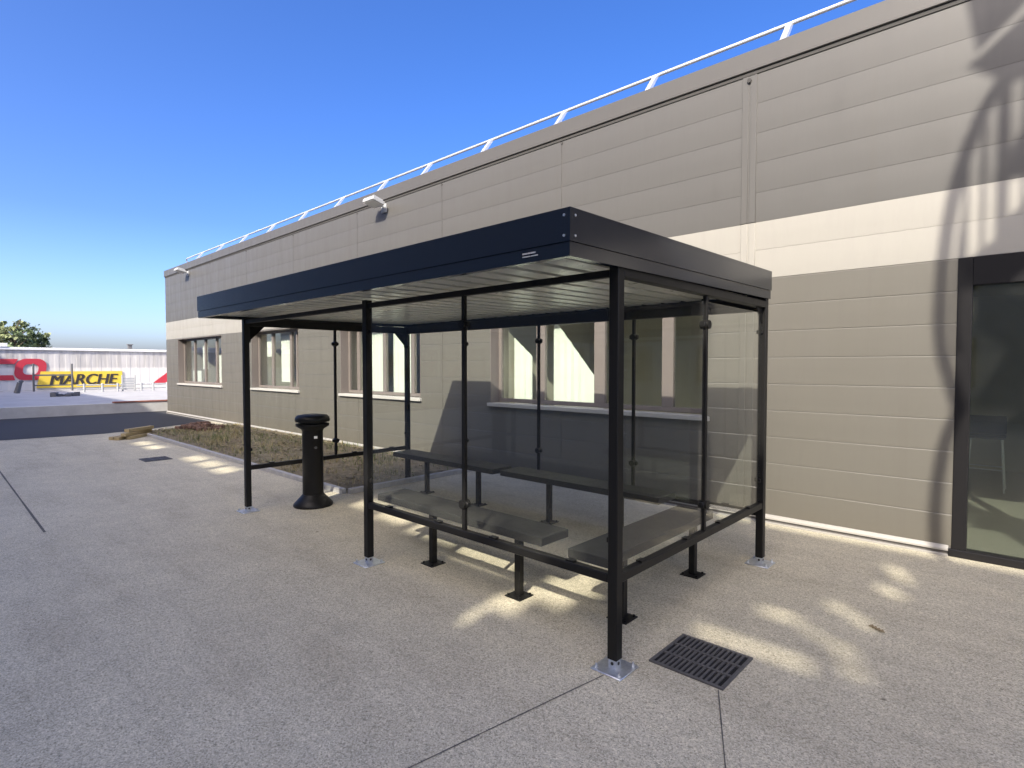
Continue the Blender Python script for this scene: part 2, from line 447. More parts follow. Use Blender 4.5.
# lower wall: backing must follow the holes, so build it in three strips
def lower():
    b = MB(); gap = .01
    jc = [(x-gap/2, x+gap/2) for x in JX]
    for z0, z1 in zip(low, low[1:]):
        full = [h for h in HOLES if h[2] <= z0+.004 and h[3] >= z1-.004]
        part = [h for h in HOLES if h not in full and h[2] < z1-.004 and h[3] > z0+.004]
        for p, q in seg_minus(XL, XR, [(h[0], h[1]) for h in full+part]+jc): plank(b, p, q, z0, z1, bulge=.001, ch=(.0012, .011))
        for h in part:
            for a, c in ((z0, min(z1, h[2])), (max(z0, h[3]), z1)):
                if c-a < .006: continue
                for p, q in seg_minus(h[0], h[1], jc): plank(b, p, q, a, c, a == z0, c == z1, 0, ch=(.0012, .013))
    for a, c in ((.0, WZ0), (WZ0, WZ1), (WZ1, 2.57)):
        cuts = [(h[0], h[1]) for h in HOLES if h[2] < (a+c)/2 < h[3]]
        for p, q in seg_minus(XL+.01, XR, cuts):
            b.poly([(p, YW+.0065, a), (q, YW+.0065, a), (q, YW+.0065, c), (p, YW+.0065, c)], 1)
            b.poly([(p, YW+.14, a), (q, YW+.14, a), (q, YW+.14, c), (p, YW+.14, c)], 1)
    return b.build('wall', [M['clad'], M['joint_up']], bld, sharp=25, fix=False)
lower()
HOLES_SAVE = HOLES; HOLES = []
rows('white_band', [2.57, 2.87, 3.165], M['band'], M['flash'])
rows('upper_wall', [3.165+(4.715-3.165)*i/5 for i in range(6)], M['clad_up'], M['joint_up'], .009)
HOLES = HOLES_SAVE
# end wall, roof slab
for xe in (XL, XR-.03):
    b = MB(); b.box(xe, xe+.03, YW+.06, 20, 0, 4.72); b.build('end_wall', M['clad'], bld)
b = MB(); b.box(XL+.03, XR-.03, YW+.3, 20, 4.6, 4.8); b.build('roof', M['coping'], bld)
# coping
b = MB()
b.box(XL-.03, XR, YW-.03, YW+.32, 4.755, 4.965, .006)
b.box(XL-.012, XR, YW-.01, YW+.3, 4.715, 4.755, mi=1)  # dark strip paints the shadow line under the coping
x = XL+2.4
b.build('coping', [M['coping'], M['joint']], bld)
# base flashing: sloped lip
b = MB()
for p, q in seg_minus(XL-.02, XR, [(DX0-.02, DX1+.02)]):
    b.prism([(p, YW+.02, .092), (p, YW-.012, .088), (p, YW-.03, .06), (p, YW-.03, .045), (p, YW+.02, .045)], (q-p, 0, 0))
    b.prism([(p, YW+.03, .04), (p, YW-.008, .04), (p, YW-.008, -.01), (p, YW+.03, -.01)], (q-p, 0, 0), 1)
    b.box(p, q, YW-.045, YW-.012, -.01, .018, .003)
b.build('base_flashing', [M['flash'], M['joint_up']], bld)
# joint cover
b = MB()
for (z0, z1, mi) in ((.1, 2.568, 0), (2.572, 3.163, 1), (3.168, 4.71, 2)):
    b.box(-.695, -.63, YW-.013, YW+.004, z0, z1, .003, mi); b.box(-.61, -.545, YW-.013, YW+.004, z0, z1, .003, mi)
    b.box(-.632, -.608, YW-.006, YW+.004, z0, z1, 0, mi)
b.cyl((-.62, YW-.03, 4.66), (-.62, YW, 4.66), .022, mi=3)
b.build('joint_cover', [M['clad'], M['band'], M['clad_up'], M['joint']], bld)
for x in JX[:7]:
    b = MB(); b.cyl((x, YW-.008, 4.685), (x, YW+.005, 4.685), .018); b.build('panel_fixing', M['joint'], bld)

# windows
def make_window(x0, x1, mull, blinds_sunpatches, label=None):
    w = MB(); ri = .2; y1 = YW+ri; t = .012
    # reveal lining
    w.box(x0, x0+t, YW-.004, y1+.06, WZ0, WZ1); w.box(x1-t, x1, YW-.004, y1+.06, WZ0, WZ1)
    w.box(x0+t, x1-t, YW-.004, y1+.06, WZ1-t, WZ1)
    wo = w.build('window', M['frame'], bld)
    if label: wo['label'] = label
    f = MB(); fw = .06; a, c, z0, z1 = x0+t, x1-t, WZ0+.03, WZ1-t
    f.box(a, a+fw, y1-.03, y1+.03, z0, z1, .004); f.box(c-fw, c, y1-.03, y1+.03, z0, z1, .004)
    f.box(a+fw, c-fw, y1-.03, y1+.03, z0, z0+fw, .004); f.box(a+fw, c-fw, y1-.03, y1+.03, z1-fw, z1, .004)
    for m_, mw in mull: f.box(m_-mw/2, m_+mw/2, y1-.032, y1+.032, z0+fw, z1-fw, .004)
    f.build('frame', M['frame'], wo)
    s = MB(); s.box(x0-.03, x1+.03, YW-.05, y1-.03, WZ0-.03, WZ0+.022, .004); s.build('sill', M['sill'], wo)
    p = MB(); p.box(a+fw-.005, c-fw+.005, y1-.004, y1+.004, z0+fw-.005, z1-fw+.005); p.build('pane', M['wglass'], wo)
    if blinds_sunpatches:
        for (bx0, bx1, zl, zt0, zt1, yb) in blinds_sunpatches:
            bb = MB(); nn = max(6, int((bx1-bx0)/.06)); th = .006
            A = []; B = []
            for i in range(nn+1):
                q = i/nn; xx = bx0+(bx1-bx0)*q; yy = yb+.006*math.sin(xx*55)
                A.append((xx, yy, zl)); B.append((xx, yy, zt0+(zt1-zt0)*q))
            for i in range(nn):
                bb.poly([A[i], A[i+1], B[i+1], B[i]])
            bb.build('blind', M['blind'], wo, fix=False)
    r = MB()  # dark room behind
    r.poly([(x0, y1+.06, .4), (x0, 6.2, .4), (x0, 6.2, 2.8), (x0, y1+.06, 2.8)]); r.poly([(x1, y1+.06, .4), (x1, 6.2, .4), (x1, 6.2, 2.8), (x1, y1+.06, 2.8)])
    r.poly([(x0, 6.2, .4), (x1, 6.2, .4), (x1, 6.2, 2.8), (x0, 6.2, 2.8)]); r.poly([(x0, y1, 2.8), (x1, y1, 2.8), (x1, 6.2, 2.8), (x0, 6.2, 2.8)])
    r.poly([(x0, y1, .4), (x1, y1, .4), (x1, 6.2, .4), (x0, 6.2, .4)])
    r.poly([(x0, y1+.055, .4), (x1, y1+.055, .4), (x1, y1+.055, WZ0), (x0, y1+.055, WZ0)]); r.poly([(x0, y1+.055, WZ1), (x1, y1+.055, WZ1), (x1, y1+.055, 2.8), (x0, y1+.055, 2.8)])
    r.build('room', M['room'], wo, fix=False)
    return wo
yb = YW+.31
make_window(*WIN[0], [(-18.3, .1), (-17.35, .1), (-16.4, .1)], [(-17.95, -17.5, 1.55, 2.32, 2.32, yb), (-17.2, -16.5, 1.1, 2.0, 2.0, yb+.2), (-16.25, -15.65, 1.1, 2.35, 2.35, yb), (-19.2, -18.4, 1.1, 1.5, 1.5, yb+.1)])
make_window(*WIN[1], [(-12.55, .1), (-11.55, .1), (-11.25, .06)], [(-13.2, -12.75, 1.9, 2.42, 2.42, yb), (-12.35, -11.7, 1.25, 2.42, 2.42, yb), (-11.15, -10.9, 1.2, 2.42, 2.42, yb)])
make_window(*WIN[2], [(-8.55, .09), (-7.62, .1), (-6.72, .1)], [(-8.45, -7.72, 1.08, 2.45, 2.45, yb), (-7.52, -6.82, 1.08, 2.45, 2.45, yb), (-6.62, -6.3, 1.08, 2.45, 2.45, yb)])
make_window(*WIN[3], [(-3.65, .16), (-2.62, .17), (-1.63, .15)], [(-4.40, -4.02, 1.05, 2.10, 1.80, YW+.42), (-3.60, -2.72, 1.02, 2.36, 1.34, YW+.42)])  # slanted tops shaped after a sun patch edge, standing in for light

# door
d = MB(); fw = .1
d.box(DX0, DX0+fw, YW-.01, YW+.09, 0, DZ1-.002, .004); d.box(DX1-fw, DX1, YW-.01, YW+.09, 0, DZ1-.002, .004)
d.box(DX0+fw, DX1-fw, YW-.01, YW+.09, 2.33, DZ1-.002, .004); d.box(DX0-.02, DX1+.02, YW-.03, YW+.1, 0.002, .065, .004)
for xm in (2.2, 3.5, 4.8): d.box(xm-.05, xm+.05, YW, YW+.08, .065, 2.33, .004)
do = d.build('door', M['door'], bld)
for xa, xb in ((DX0+fw-.004, 2.15), (2.25, 3.45), (3.55, 4.75), (4.85, DX1-fw+.004)):
    d = MB(); d.box(xa, xb, YW+.036, YW+.044, .065, 2.33); d.build('pane', M['dglass'], do)
d = MB(); d.cyl((2.11, YW-.07, .75), (2.11, YW-.07, 1.65), .016); d.cyl((2.11, YW-.07, .8), (2.11, YW, .8), .01); d.cyl((2.11, YW-.07, 1.6), (2.11, YW, 1.6), .01); d.build('handle', M['galv'], do)
r = MB()
x0, x1, y0, y1, z1 = DX0-.4, DX1+1.0, YW+.16, 9.0, 2.75
r.poly([(x0, y0, .01), (x1, y0, .01), (x1, y1, .01), (x0, y1, .01)], 1)
r.poly([(x0, y1, .01), (x1, y1, .01), (x1, y1, z1), (x0, y1, z1)]); r.poly([(x0, y0, z1), (x1, y0, z1), (x1, y1, z1), (x0, y1, z1)])
r.poly([(x0, y0, .01), (x0, y1, .01), (x0, y1, z1), (x0, y0, z1)]); r.poly([(x1, y0, .01), (x1, y1, .01), (x1, y1, z1), (x1, y0, z1)])
r.poly([(DX0, YW+.1, .008), (DX1, YW+.1, .008), (DX1, y0, .008), (DX0, y0, .008)], 1)
r.build('room', [M['room'], M['roomfloor']], bld, fix=False)

# stool inside the door
def stool(x, y, label, rot=0):
    o = empty('bar_stool', (x, y, .01), label, 'stool')
    b = MB(); b.box(x-.2, x+.2, y-.19, y+.19, .70, .74, .015, seg=2); b.build('seat', M['chair'], o)
    b = MB(); b.box(x-.2, x+.2, y+.17, y+.2, .74, .98, .012, seg=2); b.build('backrest', M['chair'], o)
    for sx in (-1, 1):
        for sy in (-1, 1):
            b = MB(); b.cyl((x+sx*.16, y+sy*.15, .71), (x+sx*.2, y+sy*.19, .011), .011); b.build('leg', M['galv'], o)
    for sy in (-1, 1):
        b = MB(); b.path([(x-.18, y+sy*.17, .3), (x+.18, y+sy*.17, .3)], .008); b.build('footrest', M['galv'], o)
stool(1.20, 7.15, 'black stool with thin metal legs just inside the glass door')
t = empty('round_table', (2.05, 6.2, .01), 'dark high table behind the glass door, right of the stool', 'table')
b = MB(); b.lathe((2.05, 6.2, 1.02), [(.02, 0), (.36, 0), (.37, .012), (.36, .028), (.02, .03)]); b.build('tabletop', M['chair'], t)
b = MB(); b.lathe((2.05, 6.2, .011), [(.24, 0), (.24, .015), (.05, .03), (.035, .06), (.035, 1.0), (.08, 1.01)]); b.build('pedestal', M['chair'], t)

# roof guard rail
gr = empty('guard_rail', (-8, YW+.16, 4.97), 'bare aluminium guard rail on slanted posts along the roof edge', 'guard rail')
zt, yt = 5.25, YW+.27
b = MB(); b.cyl((-19.2, yt, zt), (8.8, yt, zt), .021);
b.build('rail', M['alu'], gr)
xs = [-17.6, -15.9, -14.2, -12.5, -10.8, -9.2, -7.6, -6.25, -4.74, -3.27, -1.86, -.31, 1.25, 2.8, 4.4, 6]
for x in xs:
    b = MB()
    b.prism([(x-.03, YW+.06, 4.955), (x-.03, YW+.0, 4.955), (x-.03, yt-.035, zt), (x-.03, yt+.01, zt)], (.06, 0, 0))
    b.build('post', M['alu'], gr)
b = MB(); b.path([(-19.2, yt, zt), (-19.3, yt+.02, zt-.03), (-19.32, yt+.12, zt-.2), (-19.3, yt+.3, 4.96)], .02); b.build('end_hoop', M['alu'], gr)

# floodlights
def flood(x, label, s=1.0):
    o = empty('floodlight', (x, YW, 4.62), label, 'floodlight', 'floodlights on the wall below the roof edge')
    b = MB(); b.box(x-.07, x+.07, YW-.03, YW+.0, 4.52, 4.68, .004); b.box(x-.02, x+.02, YW-.2, YW-.03, 4.62, 4.65, .003)
    b.build('bracket', M['palegrey'], o)
    rot = Matrix.Rotation(R(-14), 3, 'X')
    b = MB(); c = Vector((x, YW-.24, 4.67)); b.box(c.x-.17, c.x+.17, c.y-.13, c.y+.13, c.z-.035, c.z+.035, .012, rot=rot, seg=2)
    for k in range(7):
        b.box(c.x-.16+k*.05, c.x-.15+k*.05, c.y-.1, c.y+.1, c.z+.036, c.z+.06, rot=rot)
    b.build('housing', M['palegrey'], o)
    b = MB(); cc = c+rot@Vector((0, 0, -.038)); b.box(cc.x-.15, cc.x+.15, cc.y-.11, cc.y+.11, cc.z-.002, cc.z+.002, rot=rot); b.build('lens', M['white_metal'], o)
flood(-7.32, 'grey floodlight on the wall top, the nearer one above the shelter')
flood(-18.2, 'grey floodlight on the wall top near the far corner of the building')
o = empty('wall_lamp', (XL, YW+.5, 2.1), 'small dark lamp arm sticking out past the far corner of the building', 'lamp')
b = MB(); b.box(XL-.5, XL, YW+.3, YW+.42, 1.98, 2.06, .01); b.build('arm', M['door'], o)
b = MB(); b.box(XL-.72, XL-.45, YW+.26, YW+.46, 1.99, 2.12, .02); b.build('head', M['door'], o)

# ------------------------------------------------------------------ shelter
sh = empty('smoking_shelter', (-L2/2, W/2, 0), 'black steel and glass shelter with a flat deep edged roof', 'shelter')
P = .03
def zroof(y): return .0137*(y+.48)
def post(x, y, ztop, galv=True):
    b = MB(); b.box(x-P, x+P, y-P, y+P, .055, ztop, .004); o = b.build('post', M['black'], sh)
    b = MB(); b.box(x-.095, x+.095, y-.095, y+.095, .0, .01, .003)
    b.box(x-.024, x+.024, y-.024, y+.024, .01, .058)
    for sx in (-1, 1):
        for sy in (-1, 1):
            b.cyl((x+sx*.072, y+sy*.072, .01), (x+sx*.072, y+sy*.072, .02), .011, n=6, smooth=False)
            b.cyl((x+sx*.072, y+sy*.072, .02), (x+sx*.072, y+sy*.072, .032), .006, n=8)
    b.build('base_plate', M['galv'], o)
    b = MB(); b.cyl((x, y-.027, .036), (x, y-.022, .036), .009); b.build('set_screw', M['joint'], o)
    b = MB(); b.cyl((x+.022, y, .036), (x+.027, y, .036), .009); b.build('set_screw', M['joint'], o)
    # clamps
    return o
posts = [post(0, 0, 2.19), post(-L1, 0, 2.19), post(-L2, 0, 2.19), post(0, W, 2.21), post(-L2, W, 2.21)]
# roof
X0, X1, Y0, Y1 = -L2-.05, .05, -.48, W+.04
def zz(y, z): return z+zroof(y)
rf = MB()
def slopebox(x0, x1, y0, y1, za, zb):
    rf.prism([(x0, y0, zz(y0, za)), (x0, y1, zz(y1, za)), (x0, y1, zz(y1, zb)), (x0, y0, zz(y0, zb))], (x1-x0, 0, 0))
slopebox(X0+.02, X1-.02, Y0+.02, Y1-.02, 2.30, 2.37)
ro = rf.build('roof', M['navy'], sh)
fa = MB(); rf = fa; T = .012
# upper fascia (proud) and lower strip
for (za, zb, k) in ((2.232, 2.388, 0.0), (2.162, 2.2295, .006)):
    slopebox(X0+k, X1-k, Y0+k, Y0+k+T, za, zb); slopebox(X0+k, X1-k, Y1-k-T, Y1-k, za, zb)
    slopebox(X0+k, X0+k+T, Y0+k+T, Y1-k-T, za, zb); slopebox(X1-k-T, X1-k, Y0+k+T, Y1-k-T, za, zb)
# inner lip that closes the lower edge
slopebox(X0+.02, X1-.02, Y0+.018, Y0+.05, 2.163, 2.168); slopebox(X1-.05, X1-.018, Y0+.05, Y1-.05, 2.163, 2.168); slopebox(X0+.018, X0+.05, Y0+.05, Y1-.05, 2.163, 2.168)
slopebox(X0+.02, X1-.02, Y0+.018, Y0+.022, 2.168, 2.3)
fo = fa.build('fascia', M['navy'], ro)
# bolts on the near corner
for z in (2.26, 2.355):
    b = MB(); b.cyl((X1-.035, Y0-.003, z), (X1-.035, Y0+.002, z), .0065, n=10); b.build('bolt', M['galv'], fo)
    b = MB(); b.cyl((X1-.002, Y0+.04, z), (X1+.003, Y0+.04, z), .0065, n=10); b.build('bolt', M['galv'], fo)
b = MB()   # small pale maker's mark
for i, (a, c) in enumerate(((0, .03), (.034, .05), (.054, .085))): b.box(X1-.30+a, X1-.30+c, Y0+.0035, Y0+.0065, 2.204, 2.211)
for i, (a, c) in enumerate(((.0, .05), (.055, .10))): b.box(X1-.30+a, X1-.30+c, Y0+.0035, Y0+.0065, 2.190, 2.195)
b.build('mark', M['palegrey'], fo)
# ribbed ceiling sheet, ribs run front to back
ce = MB(); pitch = .20; prof = []
x = X0+.03
while x < X1-.03:
    for dx, dz in ((0, .0), (.14, .0), (.143, .05), (.197, .05)):
        xx = min(x+dx, X1-.03); prof.append((xx, dz))
    x += pitch
prof.append((X1-.03, 0))
ys = [Y0+.024, Y1-.02]
V = [[ce.bm.verts.new((px, y, zz(y, 2.196)+dz)) for (px, dz) in prof] for y in ys]
for i in range(len(prof)-1):
    if (V[0][i].co-V[0][i+1].co).length < 1e-5: continue
    f = ce.bm.faces.new((V[0][i], V[0][i+1], V[1][i+1], V[1][i])); f.material_index = 1 if prof[i][1]+prof[i+1][1] > .09 else 0  # recess faces coloured dark, painting the shade between the ribs
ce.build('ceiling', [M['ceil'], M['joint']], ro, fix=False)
# beams
b = MB(); b.box(-L2+P, -P, -.018, .018, 2.125, 2.165, .003); b.build('front_beam', M['black'], sh)
b = MB(); b.box(-L2+P, -P, W-.03, W+.03, 2.10, 2.205, .003); b.build('back_beam', M['black'], sh)
b = MB(); b.box(-L2-.03, -L2+.03, P, W-P, 2.10, 2.19, .003); b.build('end_beam', M['black'], sh)
b = MB(); b.box(-.03, .03, P, W-P, 2.125, 2.18, .003); b.build('end_beam', M['black'], sh)
# gussets
def gusset(x, y, sy, z=2.12, s=.2):
    b = MB(); b.prism([(x-.004, y+sy*P, z), (x-.004, y+sy*(P+s), z), (x-.004, y+sy*P, z-s)], (.008, 0, 0)); b.build('gusset', M['black'], sh)
gusset(-L2, 0, 1); gusset(-L2, W, -1); gusset(0, W, -1, 2.13, .14)
# rails
RZ0, RZ1 = .47, .52
def rail(x0, x1, y0, y1):
    b = MB(); b.box(x0, x1, y0, y1, RZ0, RZ1, .004); b.build('lower_rail', M['black'], sh)
rail(-L1+P, -P, -.025, .025); rail(-.025, .025, P, W-P); rail(-L2-.025, -L2+.025, P, W-P); b = MB(); b.box(-L2+P, -P, W-.02, W+.02, .40, .445, .004); b.build('lower_rail', M['black'], sh)
# glass panels with bars and clamps
def panel(axis, c, a0, a1):
    b = MB(); q = .004; zr = .445 if (axis == 'x' and c > 1) else RZ1; z0, z1 = zr+.013, 2.085
    if axis == 'x': b.box(a0, a1, c-q, c+q, z0, z1, .001)
    else: b.box(c-q, c+q, a0, a1, z0, z1, .001)
    o = b.build('glass_panel', M['glass'], sh)
    for k in (.22, .78):
        b = MB(); u = a0+(a1-a0)*k
        if axis == 'x': b.box(u-.028, u+.028, c-.02, c+.02, zr, zr+.012, .002)
        else: b.box(c-.02, c+.02, u-.028, u+.028, zr, zr+.012, .002)
        b.build('clip', M['black'], o)
def bar(x, y, nrm):
    b = MB(); r = .014
    b.box(x-r, x+r, y-r, y+r, RZ1 if y < 1.5 else .44, 2.14, .002); o = b.build('glazing_bar', M['black'], sh)
    for z in (1.93, .70):
        b = MB()
        if nrm == 'y': b.cyl((x, y-.03, z), (x, y+.03, z), .03, n=16); b.box(x-.045, x+.045, y-.016, y+.016, z-.018, z+.018, .004)
        else: b.cyl((x-.03, y, z), (x+.03, y, z), .03, n=16); b.box(x-.016, x+.016, y-.045, y+.045, z-.018, z+.018, .004)
        b.build('clamp', M['black'], o)
bar(-1.21, 0, 'y'); panel('x', 0, -L1+.05, -1.245); panel('x', 0, -1.175, -.05)
bar(0, 1.11, 'x'); panel('y', 0, .05, 1.075); panel('y', 0, 1.145, W-.05)
bar(-L2, 1.1, 'x'); panel('y', -L2, .05, 1.065); panel('y', -L2, 1.135, W-.05)
for x in (-3.64, -2.42, -1.21): bar(x, W, 'y')
for a, c in ((-L2+.05, -3.675), (-3.605, -2.455), (-2.385, -1.245), (-1.175, -.05)): panel('x', W, a, c)
# end clamps on the posts
def pclamp(i, sx, sy):
    o = posts[i]; x, y = ((0, 0), (-L1, 0), (-L2, 0), (0, W), (-L2, W))[i]
    for z in (1.93, .70):
        b = MB(); b.box(x+sx*.04-.012, x+sx*.04+.012, y+sy*.04-.012, y+sy*.04+.012, z-.016, z+.016, .004); b.build('clamp', M['black'], o)
for a in ((0, -1, 0), (0, 0, 1), (1, 1, 0), (2, 0, 1), (3, 0, -1), (3, -1, 0), (4, 0, -1), (4, 1, 0)): pclamp(*a)

# ------------------------------------------------------------------ benches
def bench(x0, x1, y0, y1, legs, label):
    zt = .50
    o = empty('bench', ((x0+x1)/2, (y0+y1)/2, 0), label, 'bench', 'benches in the shelter')
    b = MB(); b.box(x0, x1, y0, y1, zt-.058, zt, .004); b.build('seat', M['bench'], o)
    for lx, ly in legs:
        b = MB(); b.box(lx-.025, lx+.025, ly-.025, ly+.025, .008, zt-.07, .003); b.box(lx-.06, lx+.06, ly-.06, ly+.06, zt-.07, zt-.0585, .002)
        l = b.build('leg', M['black'], o)
        b = MB(); b.box(lx-.075, lx+.075, ly-.075, ly+.075, 0, .008, .002)
        for sx in (-1, 1):
            for sy in (-1, 1): b.cyl((lx+sx*.055, ly+sy*.055, .008), (lx+sx*.055, ly+sy*.055, .02), .009, n=6, smooth=False)
        b.build('foot_plate', M['black'], l)
bench(-2.66, -.74, .26, .56, [(-2.0, .36), (-1.03, .36)], 'low dark grey bench standing just behind the front glass')
bench(-.49, -.19, .22, 1.72, [(-.30, .56), (-.30, 1.60)], 'low dark grey bench along the right glass end of the shelter')
bench(-4.62, -2.74, 1.80, 2.12, [(-4.12, 1.98), (-3.15, 1.98)], 'rear dark grey bench farther left, beside the open end')
bench(-2.64, -.72, 1.82, 2.14, [(-2.07, 1.98), (-1.2, 1.98)], 'rear dark grey bench farther right, behind the front bench')

# ------------------------------------------------------------------ ashtray bollard
cx, cy = -4.58, .64
o = empty('ashtray_bollard', (cx, cy, 0), 'black round ashtray bollard with a flared base and domed cap', 'ashtray')
b = MB(); b.lathe((cx, cy, 0), [(.22, 0), (.226, .012), (.222, .03), (.17, .085), (.132, .125), (.122, .14)], 48); b.build('base', M['black'], o)
b = MB(); b.lathe((cx, cy, 0), [(.118, .12), (.118, .89), (.13, .91), (.185, .945), (.19, .96), (.188, .972), (.15, .98)], 48); b.build('column', M['black'], o)
b = MB(); b.lathe((cx, cy, 0), [(.14, .975), (.14, .992), (.19, .996), (.198, 1.01), (.194, 1.045), (.17, 1.07), (.1, 1.082), (.01, 1.085)], 48); b.build('cap', M['black'], o)
dv = Vector((1.6-cx, -2.6-cy, 0)).normalized(); sd = Vector((-dv.y, dv.x, 0))
b = MB(); c = Vector((cx, cy, .82))+dv*.117+sd*.035; b.box(c.x-.018, c.x+.018, c.y-.004, c.y+.004, c.z-.014, c.z+.014, .001, rot=Matrix.Rotation(math.atan2(dv.y, dv.x)+PI/2, 3, 'Z')); b.build('sticker', M['white_metal'], o)
b = MB(); c = Vector((cx, cy, .70))+dv*.117+sd*.035; b.cyl(c, c+dv*.006, .016, n=14); b.build('lock', M['cast'], o)

# scrap of leaf on the paving at right
b = MB()
for k in range(4):
    a = .4*k; p = Vector((.91+.02*k, 1.51-.012*k, .006)); b.prism([p, p+Vector((.035, -.012, .004)), p+Vector((.02, .016, .008))], (0, 0, .004))
tag(b.build('dead_leaf', M['chip']), 'small dark dead leaf lying on the paving right of the grate', 'leaf')

# ------------------------------------------------------------------ far yard
b = MB()
b.box(-21.9, -21.72, -30, 9, -.02, YZ, .01)
lw = b.build('retaining_wall', M['lowwall']); tag(lw, 'low grey concrete retaining wall along the far side of the road', 'wall')
b = MB(); b.box(-21.95, -21.70, 2.2, 9, YZ+.001, YZ+.05, .005); b.build('edging', M['redstrip'], lw)

XF = -38.0
sb = empty('shop_building', (XF-8, 2, YZ-.02), 'long low white building with red and yellow lettering on its stained side', 'building')
b = MB()
# profiled wall: shallow vertical ribs
ys_ = []; y = -24.0
while y < 22:
    ys_ += [(y, 0), (y+.17, 0), (y+.19, -.008), (y+.44, -.008)]; y += .48
V0 = [b.bm.verts.new((XF+d, y, YZ-.05)) for y, d in ys_]; V1 = [b.bm.verts.new((XF+d, y, 2.52)) for y, d in ys_]
for i in range(len(ys_)-1): b.bm.faces.new((V0[i], V0[i+1], V1[i+1], V1[i]))
b.box(XF-18, XF-.03, -24, 22, YZ-.05, 2.52)
b.build('wall', M['shopwhite'], sb, fix=False)
b = MB(); b.box(XF-18, XF+.10, -24, 22.1, 2.525, 2.66, .01); b.box(XF-3, XF+.14, -9, .92, 2.665, 2.86, .01); b.build('roof', M['white_metal'], sb)
b = MB(); b.box(XF-1.2, XF-1.0, 6.55, 6.75, 2.6, 2.95); b.box(XF-1.25, XF-.95, 6.5, 6.8, 2.95, 3.0); b.build('vent', M['rail'], sb)
# yellow name panel with slanted ends
b = MB(); b.prism([(XF+.025, 2.05, .46), (XF+.025, 5.85, .46), (XF+.025, 5.98, .62), (XF+.025, 5.98, 1.36), (XF+.025, 2.25, 1.36)], (.03, 0, 0)); yp = b.build('name_panel', M['yellow'], sb)
def text(s, size, loc, m, par, shear=0, sx=1.0, bold=0.0, name='lettering'):
    cu = bpy.data.curves.new(name, 'FONT'); cu.body = s; cu.size = size; cu.extrude = .008; cu.shear = shear; cu.offset = bold
    t_ = bpy.data.objects.new(name, cu); COL.objects.link(t_)
    dg = bpy.context.evaluated_depsgraph_get(); me = bpy.data.meshes.new_from_object(t_.evaluated_get(dg))
    bpy.data.objects.remove(t_); me.materials.clear(); me.materials.append(m)
    # local x -> world +y, local y -> world z, local z -> world +x
    Mx = Matrix(((0, 0, 1, loc[0]), (sx, 0, 0, loc[1]), (0, 1, 0, loc[2]), (0, 0, 0, 1)))
    me.transform(Mx)
    bm_ = bmesh.new(); bm_.from_mesh(me); base_ = list(bm_.faces)
    for dy_, dx_ in ((.03, .0015), (.06, .003)):
        r_ = bmesh.ops.duplicate(bm_, geom=base_+list({e for f in base_ for e in f.edges})+list({v for f in base_ for v in f.verts}))
        for v in [q for q in r_['geom'] if isinstance(q, bmesh.types.BMVert)]: v.co.y += dy_; v.co.x += dx_
    bm_.to_mesh(me); bm_.free()
    o = bpy.data.objects.new(name, me); COL.objects.link(o); o.parent = par; o.matrix_parent_inverse = world(par).inverted()
    return o
text('MARCHE', .84, (XF+.066, 2.55, .63), M['ink'], yp, .22, .92, 0)
# big red letters built as rounded slanted strokes
def rounded(y0, y1, z0, z1, r, n=7):
    P_ = []
    for (cy_, cz_, a0) in ((y1-r, z1-r, 0), (y0+r, z1-r, 90), (y0+r, z0+r, 180), (y1-r, z0+r, 270)):
        for k in range(n+1):
            a = R(a0+90*k/n); P_.append((cy_+r*math.cos(a), cz_+r*math.sin(a)))
    return P_
def letterO(y0, y1, z0, z1, t_, openright=False):
    b = MB(); A = rounded(y0, y1, z0, z1, .42); B = rounded(y0+t_*1.15, y1-t_*1.15, z0+t_, z1-t_, .22)
    sh_ = lambda p: p[0]+.12*(p[1]-z0)
    x = XF+.02; n = len(A)
    va = [b.bm.verts.new((x+.03, sh_(p), p[1])) for p in A]; vb = [b.bm.verts.new((x+.03, sh_(p), p[1])) for p in B]
    for i in range(n):
        j_ = (i+1) % n
        mid = (A[i][1]+A[j_][1])/2; my = (A[i][0]+A[j_][0])/2
        if openright and my > y1-.55: continue
        b.bm.faces.new((va[i], va[j_], vb[j_], vb[i]))
    fs = list(b.bm.faces); r = bmesh.ops.extrude_face_region(b.bm, geom=fs)
    for v in r['geom']:
        if isinstance(v, bmesh.types.BMVert): v.co.x -= .022
    b.build('letter', M['red'], sb)
letterO(1.12, 2.42, .90, 2.05, .29)
letterO(-.55, 1.62, .90, 2.03, .27, True)
b = MB(); b.prism([(XF+.025, 7.55, .62), (XF+.025, 8.35, .62), (XF+.025, 8.55, .80), (XF+.025, 9.4, 1.75), (XF+.025, 8.95, 1.75)], (.03, 0, 0)); b.build('emblem', M['red'], sb)

# tall metal barrier frame before the lettering
o = empty('barrier_frame', (-36, 2.7, YZ-.02), 'tall grey two post metal barrier standing before the red letters', 'barrier')
yA, yB = 1.72, 3.30
for y in (yA, yB):
    b = MB(); b.cyl((-36, y, YZ-.02), (-36, y, 1.78), .045); b.build('post', M['rail'], o)
for za, zb in ((1.14, 1.22), (.62, .68)):
    b = MB(); b.box(-36.03, -35.97, yA, yB, za, zb); b.build('rail', M['rail'], o)
